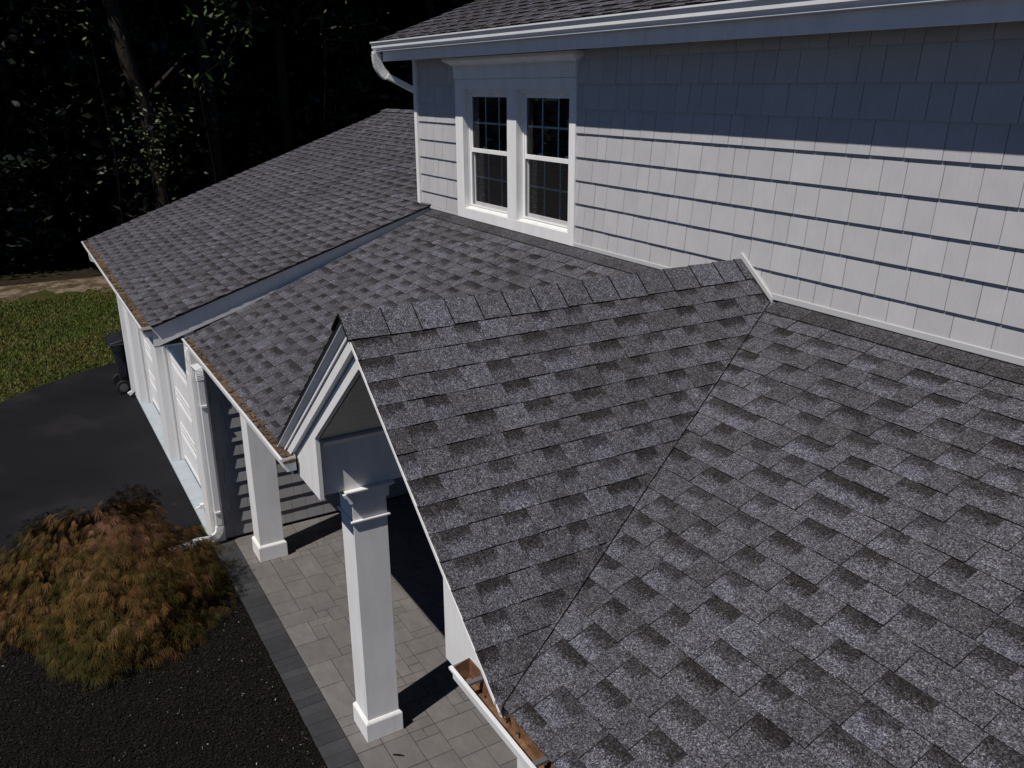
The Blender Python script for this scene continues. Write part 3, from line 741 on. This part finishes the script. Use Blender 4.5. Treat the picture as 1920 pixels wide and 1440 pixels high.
# litter in the gutters
def litter(x0, x1, ylip, z, seed, name, label, width=.095, plates=True):
    r = random.Random(seed); b = MB(); x = x0
    while x < x1 and plates:
        wd = r.uniform(.07, .13); zz = z+r.uniform(-.006, .004); t = r.random(); y0 = ylip+.020
        tl = r.uniform(-.008, .008)
        b.solid([(x, y0, zz+tl), (x+wd-.008, y0, zz-tl*.3), (x+wd-.008, y0+width, zz+.008), (x, y0+width, zz+.010), (x, y0, zz+tl-.02), (x+wd-.008, y0, zz-.02), (x+wd-.008, y0+width, zz-.02), (x, y0+width, zz-.02)], [(0, 1, 2, 3), (0, 4, 5, 1), (1, 5, 6, 2), (3, 2, 6, 7), (0, 3, 7, 4)], (t, 0, 0))
        x += wd
    for k in range(int((x1-x0)*(60 if plates else 30))):
        xx = r.uniform(x0, x1); yy = ylip+r.uniform(.022, .022+width); s_ = r.uniform(.008, .028); a = r.uniform(0, 6.28); zz = z+r.uniform(.0, .012)
        c_, sn = math.cos(a)*s_, math.sin(a)*s_
        yl = lambda v: min(max(v, ylip+.020), ylip+.118)
        b.face([(xx-c_, yl(yy-sn), zz), (xx+sn*.5, yl(yy-c_*.5), zz+r.uniform(-.006, .01)), (xx+c_, yl(yy+sn), zz+.004), (xx-sn*.5, yl(yy+c_*.5), zz+r.uniform(-.004, .012))], (r.random(), 0, 0))
    return tag(b.build(name, 'debris', recalc=False), label, 'leaf litter', kind='stuff')
litter(-5.95, -1.995, -3.245, 2.262, 1, 'gutter_litter', 'brown leaf litter and grit filling the porch gutter left of the portico')
litter(-12.7, -6.02, -3.665, 2.435, 2, 'gutter_litter', 'dark brown leaf litter lying in the garage gutter')
litter(.98, 5, -3.245, 2.19, 3, 'gutter_litter', 'few dry leaf scraps lying in the open brown gutter right of the portico', plates=False)
# ---- downspouts
def downspout(paths, name='downspout', size=.036, flat=.72, elbows=(), parent=house):
    root = empty(name, (0, 0, 0), parent); root.location = Vector(paths[0][0])-parent_world(parent)
    for pth in paths:
        b = MB(); b.tube(pth, size, 4, flat, square=True); b.build('pipe', 'gutter_metal', root, bevel=.004)
    for (pts, sz) in elbows:
        # corrugated elbow
        V = [Vector(p) for p in pts]; fine = []
        for i in range(len(V)-1):
            for k in range(10): fine.append(V[i].lerp(V[i+1], k/10))
        fine.append(V[-1]); rad = [sz*(1.0+(.09 if k % 3 == 0 else -.03)) for k in range(len(fine))]
        b = MB(); b.tube(fine, rad, 4, flat, square=True); b.build('elbow', 'gutter_metal', root)
    return root
def arc(p0, p1, p2, n=6):
    p0, p1, p2 = map(Vector, (p0, p1, p2)); return [tuple((1-t)**2*p0+2*t*(1-t)*p1+t*t*p2) for t in [i/n for i in range(n+1)]]
# main eave
e = arc((-6.39, -.485, 5.40), (-6.39, -.485, 5.20), (-6.37, -.36, 5.14), 8)
downspout([[(-6.39, -.485, 5.43), (-6.39, -.485, 5.38)], [(-6.371, -.37, 5.145), (-6.34, .02, 4.955)], [(-6.34, .02, 4.955), (-6.34, .06, 4.90), (-6.34, .06, 3.6)]], elbows=[(e, .050)], size=.046)
# porch: outlet near the left end of the gutter, back to the garage corner, down, and out across the bed
dx = GX+.062; dy = GY+.085
e1 = arc((-5.80, -3.185, 2.17), (-5.80, -3.185, 2.08), (-5.77, -3.18, 2.05), 3)
e2 = [(-5.86, -3.20, 2.16), (-5.86, -3.20, 2.09), (-5.83, -3.192, 2.03), (-5.77, -3.175, 1.99), (dx-.012, dy, 1.95), (dx, dy, 1.90), (dx, dy, 1.84)]
e3 = arc((dx, dy, -.06), (dx, dy, -.19), (dx, dy-.13, -.20), 5)
downspout([[(dx, dy, 1.86), (dx, dy, -.04)], [(dx, dy-.13, -.20), (dx, dy-.28, -.185), (dx-.02, dy-.38, -.22), (dx-.03, dy-.60, -.245)]], elbows=[(e2, .040), (e3, .040)])
b = MB(); b.box(dx-.05, dx+.042, dy-.035, dy+.033, 1.50, 1.53); b.box(dx-.05, dx+.042, dy-.035, dy+.033, .12, .15); b.each('pipe_strap', 'gutter_metal', house, bevel=.002)
# garage far-left
downspout([[(-12.04, -3.6, 2.34), (-12.04, -3.6, 2.25), (-12.0, -3.27, 2.05), (-12.0, -3.27, GZ+.12), (-12.0, -3.36, GZ+.06)]])

# ---------------------------------------------------------------- trash bin
def trash_bin(loc):
    x, y, z = loc; root = empty('trash_bin', loc)
    tag(root, 'dark blue-black wheeled trash bin standing on the driveway at the garage corner', 'trash bin')
    b = MB()
    def ring(z_, hx, hy, ox=0): return [(x-hx+ox, y-hy, z_), (x+hx+ox, y-hy, z_), (x+hx+ox, y+hy, z_), (x-hx+ox, y+hy, z_)]
    rs = [ring(z+.06, .20, .20), ring(z+.30, .225, .225), ring(z+.32, .235, .235), ring(z+.80, .265, .27), ring(z+.82, .29, .295), ring(z+.95, .30, .31), ring(z+.952, .275, .285), ring(z+.90, .27, .28)]
    P_ = [p for r_ in rs for p in r_]; F = [(3, 2, 1, 0)]
    for i in range(len(rs)-1):
        for k in range(4): F.append((i*4+k, i*4+(k+1) % 4, (i+1)*4+(k+1) % 4, (i+1)*4+k))
    b.solid(P_, F)
    for q in (-.12, 0, .12): b.box(x+.235, x+.262, y+q-.02, y+q+.02, z+.35, z+.72)
    b.build('body', 'bin_plastic', root, bevel=.012)
    b = MB(); b.prism([(y-.34, z+.955), (y-.31, z+1.0), (y-.12, z+1.035), (y+.12, z+1.035), (y+.31, z+1.0), (y+.34, z+.955)], 'x', x-.33, x+.33); b.box(x-.35, x+.35, y-.36, y+.36, z+.950, z+.972); b.build('lid', 'bin_plastic', root, bevel=.012)
    b = MB(); b.tube([(x-.22, y+.36, z+.93), (x+.22, y+.36, z+.93)], .016, 8); b.build('handle', 'bin_plastic', root)
    for sx in (-1, 1):
        pp = [Vector((x+sx*.22, y-.20, z+.13)), Vector((x+sx*.275, y-.20, z+.13))]
        b = MB(); b.tube(pp, .13, 20); w_ = b.build('wheel', 'rubber', root, bevel=.008)
        b = MB(); b.tube([pp[1]-Vector((sx*.01, 0, 0)), pp[1]+Vector((sx*.006, 0, 0))], .075, 16); b.build('hub', 'wheel_grey', root)
    return root
trash_bin((-12.50, -3.20, GZ-.004))

# twig on the patio
p = up(748, 1417, 'z', GZ); b = MB(); b.tube([(p[0]-.03, p[1]-.04, GZ+.008), (p[0], p[1], GZ+.010), (p[0]+.03, p[1]+.035, GZ+.008)], [.006, .008, .004], 6)
tag(b.build('twig', 'twig', origin=(p[0], p[1], GZ)), 'short dark twig lying on the patio pavers by the near column', 'twig')

# ---------------------------------------------------------------- vegetation helpers
def mesh_np(name, V, F, C, mat, loc=(0, 0, 0), parent=None, smooth=False):
    """V (n,k,3) polygons of k verts each; C (n,3) colours"""
    n, k = V.shape[:2]
    me = bpy.data.meshes.new(name); me.vertices.add(n*k); me.vertices.foreach_set('co', V.reshape(-1).astype(np.float32))
    me.loops.add(n*k); me.loops.foreach_set('vertex_index', np.arange(n*k, dtype=np.int32))
    me.polygons.add(n); me.polygons.foreach_set('loop_start', np.arange(0, n*k, k, dtype=np.int32)); me.polygons.foreach_set('loop_total', np.full(n, k, np.int32))
    me.update(calc_edges=True)
    ca = me.color_attributes.new('col', 'FLOAT_COLOR', 'CORNER')
    cc = np.ones((n, k, 4), np.float32); cc[:, :, :3] = C[:, None, :]; ca.data.foreach_set('color', cc.ravel())
    me.materials.append(MAT[mat]); o = bpy.data.objects.new(name, me); COL.objects.link(o); o.location = loc
    if parent: o.parent = parent
    return o
def rot_frames(n, g, up_bias=0.0):
    a = g.normal(size=(n, 3)); a[:, 2] *= .6; a /= np.linalg.norm(a, axis=1)[:, None]
    h = g.normal(size=(n, 3)); h[:, 2] += up_bias; b = np.cross(a, h); b /= np.linalg.norm(b, axis=1)[:, None]
    return a, b
def leaf_quads(C0, size, g, droop=0):
    n = len(C0); a, b = rot_frames(n, g, 1.2); a[:, 2] -= droop; s = size*g.uniform(.6, 1.3, (n, 1))
    return np.stack([C0-a*s, C0+b*s*.42, C0+a*s, C0-b*s*.42], 1)
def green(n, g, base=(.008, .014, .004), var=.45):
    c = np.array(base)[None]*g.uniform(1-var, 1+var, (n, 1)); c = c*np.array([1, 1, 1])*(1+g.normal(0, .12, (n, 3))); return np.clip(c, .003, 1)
def crown_pts(nclump, per, rad, h0, h1, g, clump=.55):
    th = g.uniform(0, 2*np.pi, nclump); rr = rad*np.sqrt(g.uniform(.05, 1, nclump)); z = g.uniform(0, 1, nclump)
    env = np.sin(np.clip(z, .04, .98)*np.pi)**.5
    c = np.stack([np.cos(th)*rr*env, np.sin(th)*rr*env, h0+z*(h1-h0)], 1)
    p = np.repeat(c, per, 0)+g.normal(size=(nclump*per, 3))*np.array([clump, clump, clump*.55])
    return p, c
def branches(b, trunk_top, clumps, g, n=14, r0=.06):
    for c in clumps[g.choice(len(clumps), min(n, len(clumps)), replace=False)]:
        s = Vector(trunk_top)*float(g.uniform(.45, .95)); mid = s.lerp(Vector(c), .5)+Vector((0, 0, .25))
        b.tube([s, mid, Vector(c)], [r0, r0*.6, r0*.2], 5, cap=False)
def tree(name, loc, H, h0, rad, g, label, group, nclump=55, per=60, leaf=.16, base=(.008, .014, .004), trunk_r=.20, lean=(0, 0), cl=.6):
    root = empty(name, loc); tag(root, label, 'tree', group)
    p, c = crown_pts(nclump, per, rad, h0, H, g, cl)
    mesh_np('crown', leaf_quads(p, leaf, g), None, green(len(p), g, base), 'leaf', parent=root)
    b = MB(); top = Vector((lean[0], lean[1], H*.8))
    pts = [Vector((0, 0, -.1)), top*.3+Vector((.06, -.05, 0)), top*.6+Vector((-.08, .06, 0)), top]
    b.tube(pts, [trunk_r*1.2, trunk_r, trunk_r*.75, trunk_r*.35], 9); branches(b, top, c, g, 16, trunk_r*.3)
    o = b.build('trunk', 'bark', smooth=True); o.parent = root
    return root
def copy_tree(src, loc, rz, sc, label=None):
    r_ = src.copy(); COL.objects.link(r_); r_.location = loc; r_.rotation_euler = (0, 0, rz); r_.scale = (sc, sc, sc)
    if label: r_['label'] = label
    for ch in list(src.children):
        c = ch.copy(); COL.objects.link(c); c.parent = r_
    return r_
g = np.random.default_rng(3)
WG = 'tall trees of the dark wood behind the lawn'
WL = 'tall dark broadleaf tree deep in the unlit wood behind the lawn'
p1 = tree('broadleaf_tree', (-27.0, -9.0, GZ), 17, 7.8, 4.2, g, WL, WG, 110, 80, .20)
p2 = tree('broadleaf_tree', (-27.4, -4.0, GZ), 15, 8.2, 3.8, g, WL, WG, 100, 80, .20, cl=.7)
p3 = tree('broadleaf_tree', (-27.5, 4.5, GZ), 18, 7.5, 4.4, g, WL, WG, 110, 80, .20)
pos = []
gg = random.Random(12)
for ix in range(5):
    for iy in range(11):
        x = -27.0-ix*4.4+gg.uniform(-1, 1); y = -17+iy*4.6+gg.uniform(-1.3, 1.3)
        if any((x-a)**2+(y-b_)**2 < 6 for a, b_ in ((-27, -9), (-27.4, -4.0), (-27.5, 4.5))): continue
        pos.append((x, y))
for i, (x, y) in enumerate(pos):
    copy_tree([p1, p2, p3][i % 3], (x, y, GZ), gg.uniform(0, 6.28), gg.uniform(.95, 1.15))
# understorey
UG = 'dark understorey trees at the wood edge'
UL = 'low bushy understorey tree in deep shade at the wood edge'
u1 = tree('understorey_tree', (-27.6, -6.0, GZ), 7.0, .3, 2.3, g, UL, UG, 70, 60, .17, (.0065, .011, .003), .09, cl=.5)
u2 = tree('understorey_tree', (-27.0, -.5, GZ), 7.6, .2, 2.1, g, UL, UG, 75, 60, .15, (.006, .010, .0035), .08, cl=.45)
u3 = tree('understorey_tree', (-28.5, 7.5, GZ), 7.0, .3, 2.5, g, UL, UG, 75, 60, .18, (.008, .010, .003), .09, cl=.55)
for i in range(38):
    x = -27.5-(i % 4)*3.4+gg.uniform(-.8, .8); y = -8+(i//4)*3.6+gg.uniform(-1, 1)
    copy_tree([u1, u2, u3][i % 3], (x, y, GZ), gg.uniform(0, 6.28), gg.uniform(.85, 1.25))
# far wood mass
n = 42000
pp = np.stack([-47-g.uniform(0, 14, n), g.uniform(-30, 50, n), g.uniform(0, 20, n)], 1)
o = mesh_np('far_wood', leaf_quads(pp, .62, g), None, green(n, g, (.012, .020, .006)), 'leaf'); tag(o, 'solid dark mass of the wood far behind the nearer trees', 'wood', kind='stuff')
# leaning trunk tree
tx = -25.2
pts = [up(308, 400, 'x', tx), up(297, 330, 'x', tx), up(288, 270, 'x', tx), up(268, 190, 'x', tx), up(243, 130, 'x', tx), up(224, 60, 'x', tx), up(207, 0, 'x', tx), up(190, -90, 'x', tx)]
base_ = np.array([tx, pts[0][1]+.1, GZ]); pts = [base_+np.array([0, 0, -.1])]+pts
root = empty('leaning_tree', tuple(base_)); tag(root, 'tree with a pale leaning bare trunk rising behind the garage roof', 'tree')
b = MB(); b.tube([p-base_ for p in pts], [.25, .20, .20, .20, .22, .22, .23, .23, .22], 10)
tp = Vector(pts[-1]-base_); b.tube([Vector(pts[4]-base_), Vector(pts[4]-base_)+Vector((.3, 1.2, 1.2))], [.08, .03], 6); b.tube([tp, tp+Vector((-.2, -.6, 4.5))], [.22, .1], 8)
o = b.build('trunk', 'bark', smooth=True); o.parent = root
p, c = crown_pts(50, 60, 3.2, tp.z+2.0, tp.z+8, g, .6); p += np.array([tp.x, tp.y, 0]); mesh_np('crown', leaf_quads(p, .22, g), None, green(len(p), g), 'leaf', parent=root)
# sparsely lit saplings catching sun
def sapling(name, label, pix, x, n, leaf, base, spread, droop=0):
    pts = [up(a, c, 'x', x) for a, c in pix]; P0 = np.array([x, pts[-1][1], GZ]); root = empty(name, tuple(P0)); tag(root, label, 'sapling')
    g2 = np.random.default_rng(len(label)); C0 = np.array(pts)[g2.integers(0, len(pts), n)]+g2.normal(size=(n, 3))*np.array([.35, spread, spread])-P0
    mesh_np('leaves', leaf_quads(C0, leaf, g2, droop), None, green(n, g2, base, .4), 'leaf', parent=root)
    b = MB(); prev = Vector((0, 0, 0)); st = [Vector((0, 0, -.05))]+[Vector(q-P0) for q in sorted(pts, key=lambda q: q[2])]
    st.insert(1, st[1]*.5+Vector((.1, .18, 0))); b.tube(st, [.025]+[.018]*(len(st)-2)+[.006], 6)
    for q in C0[:24]:
        s0 = min(st, key=lambda t: (t-Vector(q)).length); b.tube([s0, Vector(q)], [.008, .004], 4, cap=False)
    o = b.build('stem', 'twig'); o.parent = root
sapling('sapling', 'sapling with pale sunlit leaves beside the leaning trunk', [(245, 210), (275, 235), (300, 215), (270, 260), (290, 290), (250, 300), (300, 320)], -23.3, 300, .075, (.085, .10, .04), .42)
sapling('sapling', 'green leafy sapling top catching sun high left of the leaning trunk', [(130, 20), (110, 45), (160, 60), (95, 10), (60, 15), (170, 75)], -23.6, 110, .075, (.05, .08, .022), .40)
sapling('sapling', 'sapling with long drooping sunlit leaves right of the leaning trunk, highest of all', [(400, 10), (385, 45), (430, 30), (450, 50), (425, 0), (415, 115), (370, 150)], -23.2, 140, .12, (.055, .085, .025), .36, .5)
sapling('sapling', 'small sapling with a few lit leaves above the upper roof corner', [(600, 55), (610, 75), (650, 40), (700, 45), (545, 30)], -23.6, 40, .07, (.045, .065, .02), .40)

# ---------------------------------------------------------------- grass
n = 60000
gx = g.uniform(-22.4, -11.5, n); gy = g.uniform(-7.5, .5, n)
def inside_drive(x, y):
    return (x > np.interp(y, [ky(q) for q in [-9.5, -7.7, -6.4, -5.395, -4.75, -4.2, -3.7, -3.1, -2.2, 2]], [kx(q) for q in [-6.4, -9.5, -11.4, -12.91, -13.55, -13.95, -14.25, -14.5, -14.6, -14.6]]) - .05)
k_ = ~inside_drive(gx, gy); gx, gy = gx[k_], gy[k_]
thin = np.sin(gx*1.7)*np.cos(gy*2.3)+.6*np.sin(gx*4.1+gy*3.3)+.4*np.sin(gx*.6-gy*1.1)
prob = np.clip(1-(-gx-20.6)/1.6, 0, 1); k_ = g.uniform(0, 1, len(gx)) < np.clip(prob+.45*np.sin(gy*2.7+gx)*np.sin(gx*3.1)*(prob < .95), 0, 1); gx, gy, thin = gx[k_], gy[k_], thin[k_]
n = len(gx); a = g.uniform(0, 6.28, n); hgt = g.uniform(.03, .07, n); wd = g.uniform(.010, .020, n)
d = np.stack([np.cos(a), np.sin(a), 0*a], 1); P0 = np.stack([gx, gy, np.full(n, GZ-.016)], 1); tip = P0+np.stack([g.normal(0, .025, n), g.normal(0, .025, n), hgt], 1)
V = np.stack([P0-d*wd[:, None], P0+d*wd[:, None], tip], 1)
mixv = np.clip(.35+.28*thin+g.normal(0, .22, n), 0, 1)[:, None]
cc = (1-mixv)*np.array([.062, .105, .014])+mixv*np.array([.150, .115, .040]); cc *= g.uniform(.6, 1.3, (n, 1))
tag(mesh_np('grass', V, None, cc, 'blade'), 'green and tan patchy lawn grass beside the driveway', 'grass', kind='stuff')
# ---------------------------------------------------------------- mulch chips
n = 130000
mx_ = g.uniform(-6.1, 2.4, n); my = g.uniform(-6.6, ky(-3.262), n)
a = g.uniform(0, 6.28, n); L = g.uniform(.003, .011, n)*np.where(g.uniform(0, 1, n) < .06, 1.9, 1); W_ = g.uniform(.0015, .0045, n); tl = g.normal(0, .35, n)
d = np.stack([np.cos(a)*np.cos(tl), np.sin(a)*np.cos(tl), np.sin(tl)], 1); s_ = np.stack([-np.sin(a), np.cos(a), g.normal(0, .4, n)], 1)
P0 = np.stack([mx_, my, GZ+.004+np.abs(np.sin(tl))*L+g.uniform(0, .012, n)], 1)
V = np.stack([P0-d*L[:, None]-s_*W_[:, None], P0+d*L[:, None]-s_*W_[:, None], P0+d*L[:, None]+s_*W_[:, None], P0-d*L[:, None]+s_*W_[:, None]], 1)
tone = g.uniform(0, .96, n); br = g.uniform(0, 1, n); near = np.clip((my+3.8)/.5, 0, 1)
tone = np.where(br < .0035+.012*near, g.uniform(.975, 1, n), tone)
tag(mesh_np('bark_mulch', V, None, np.stack([tone, tone*0, tone*0], 1), 'chips'), 'dark bark mulch with scattered pale chips in the bed along the walk', 'mulch', kind='stuff')

# ---------------------------------------------------------------- Japanese maple
mc = np.array([-5.15, -4.42, GZ]); RX, RY, HZ = 1.45, 1.20, .93
root = empty('maple_shrub', tuple(mc)); tag(root, 'low mounded laceleaf maple with bronze and green feathery leaves in the mulch bed', 'shrub')
g4 = np.random.default_rng(21)
# shoots: fans over a lumpy dome; each shoot carries several palmate leaves of narrow drooping lobes
ns = 3700
th = g4.uniform(0, 2*np.pi, ns); ph = np.arccos(g4.uniform(.02, 1, ns))
lump = 1+.09*np.sin(3*th+1)+.06*np.sin(5*th+2*ph)+g4.normal(0, .035, ns)
dirs = np.stack([np.sin(ph)*np.cos(th), np.sin(ph)*np.sin(th), np.cos(ph)], 1)
tiers = 1-.13*(np.sin(ph*10+2.2*np.sin(2*th)+1.3*np.sin(5*th)) > .25)
lay = np.where(g4.uniform(size=ns) < .35, g4.uniform(.68, .92, ns), 1)
C0 = dirs*np.array([RX, RY, HZ])*(lump*tiers*lay)[:, None]; C0[:, 2] = np.maximum(C0[:, 2], .08)
kp_ = ~((C0[:, 0]+mc[0] < -5.15) & (C0[:, 1]+mc[1] > -3.80)); C0 = C0[kp_]; dirs = dirs[kp_]; ns = len(C0)
polys = []; cols = []
patch = np.sin(C0[:, 0]*3.1+1)+np.sin(C0[:, 1]*3.7+.5)+np.sin(C0[:, 0]*6.3-C0[:, 1]*5.1)
for i in range(ns):
    out = dirs[i].copy(); out[2] = 0; l_ = np.linalg.norm(out); out = out/l_ if l_ > .05 else np.array([1., 0, 0])
    high = C0[i, 2]/HZ
    wgt0 = .47+.11*patch[i]+.22*(high-.5)+.12*g4.normal()
    for q in range(g4.integers(3, 5)):
        c = C0[i]+g4.normal(size=3)*np.array([.06, .06, .03])
        dr = out*g4.uniform(.5, 1)+g4.normal(size=3)*.40; dr[2] = -g4.uniform(.35, 1.5); dr /= np.linalg.norm(dr)
        side = np.cross(dr, [0, 0, 1]); side /= np.linalg.norm(side)+1e-6; nrm = np.cross(side, dr)
        S_ = g4.uniform(.085, .155); wgt = np.clip(wgt0+.10*g4.normal(), 0, 1)
        if wgt < .36: base_c = np.array([.044, .038, .010])
        elif wgt < .60: base_c = np.array([.090, .055, .017])
        elif wgt < .80: base_c = np.array([.125, .064, .024])
        else: base_c = np.array([.165, .085, .055])
        base_c = base_c*g4.uniform(.5, 1.3)
        for k in range(7):
            an = (k-3)*.25+g4.normal()*.08; ll = S_*(1-.11*abs(k-3)); dv = dr*math.cos(an)+side*math.sin(an); wv = np.cross(dv, nrm)*g4.uniform(.0020, .0032)
            mid = c+dv*ll*.5+nrm*ll*.03; tip = c+dv*ll+np.array([0, 0, -.22*ll])
            polys.append([c, mid+wv, tip, mid-wv]); cols.append(base_c)
mesh_np('foliage', np.array(polys), None, np.array(cols), 'maple_leaf', parent=root)
b = MB()
for k in range(22):
    t = 2*math.pi*k/22+random.uniform(-.1, .1); rr = random.uniform(.4, .75); e_ = Vector((math.cos(t)*RX*rr, math.sin(t)*RY*rr, HZ*random.uniform(.2, .6)*math.sqrt(1-rr*rr*.6)))
    b.tube([(0, 0, -.02), Vector((e_.x*.2, e_.y*.2, HZ*.5)), Vector((e_.x*.6, e_.y*.6, HZ*.66)), e_], [.05, .035, .02, .006], 6, cap=False)
o = b.build('branches', 'bark', smooth=True); o.parent = root; o.name = 'branches'
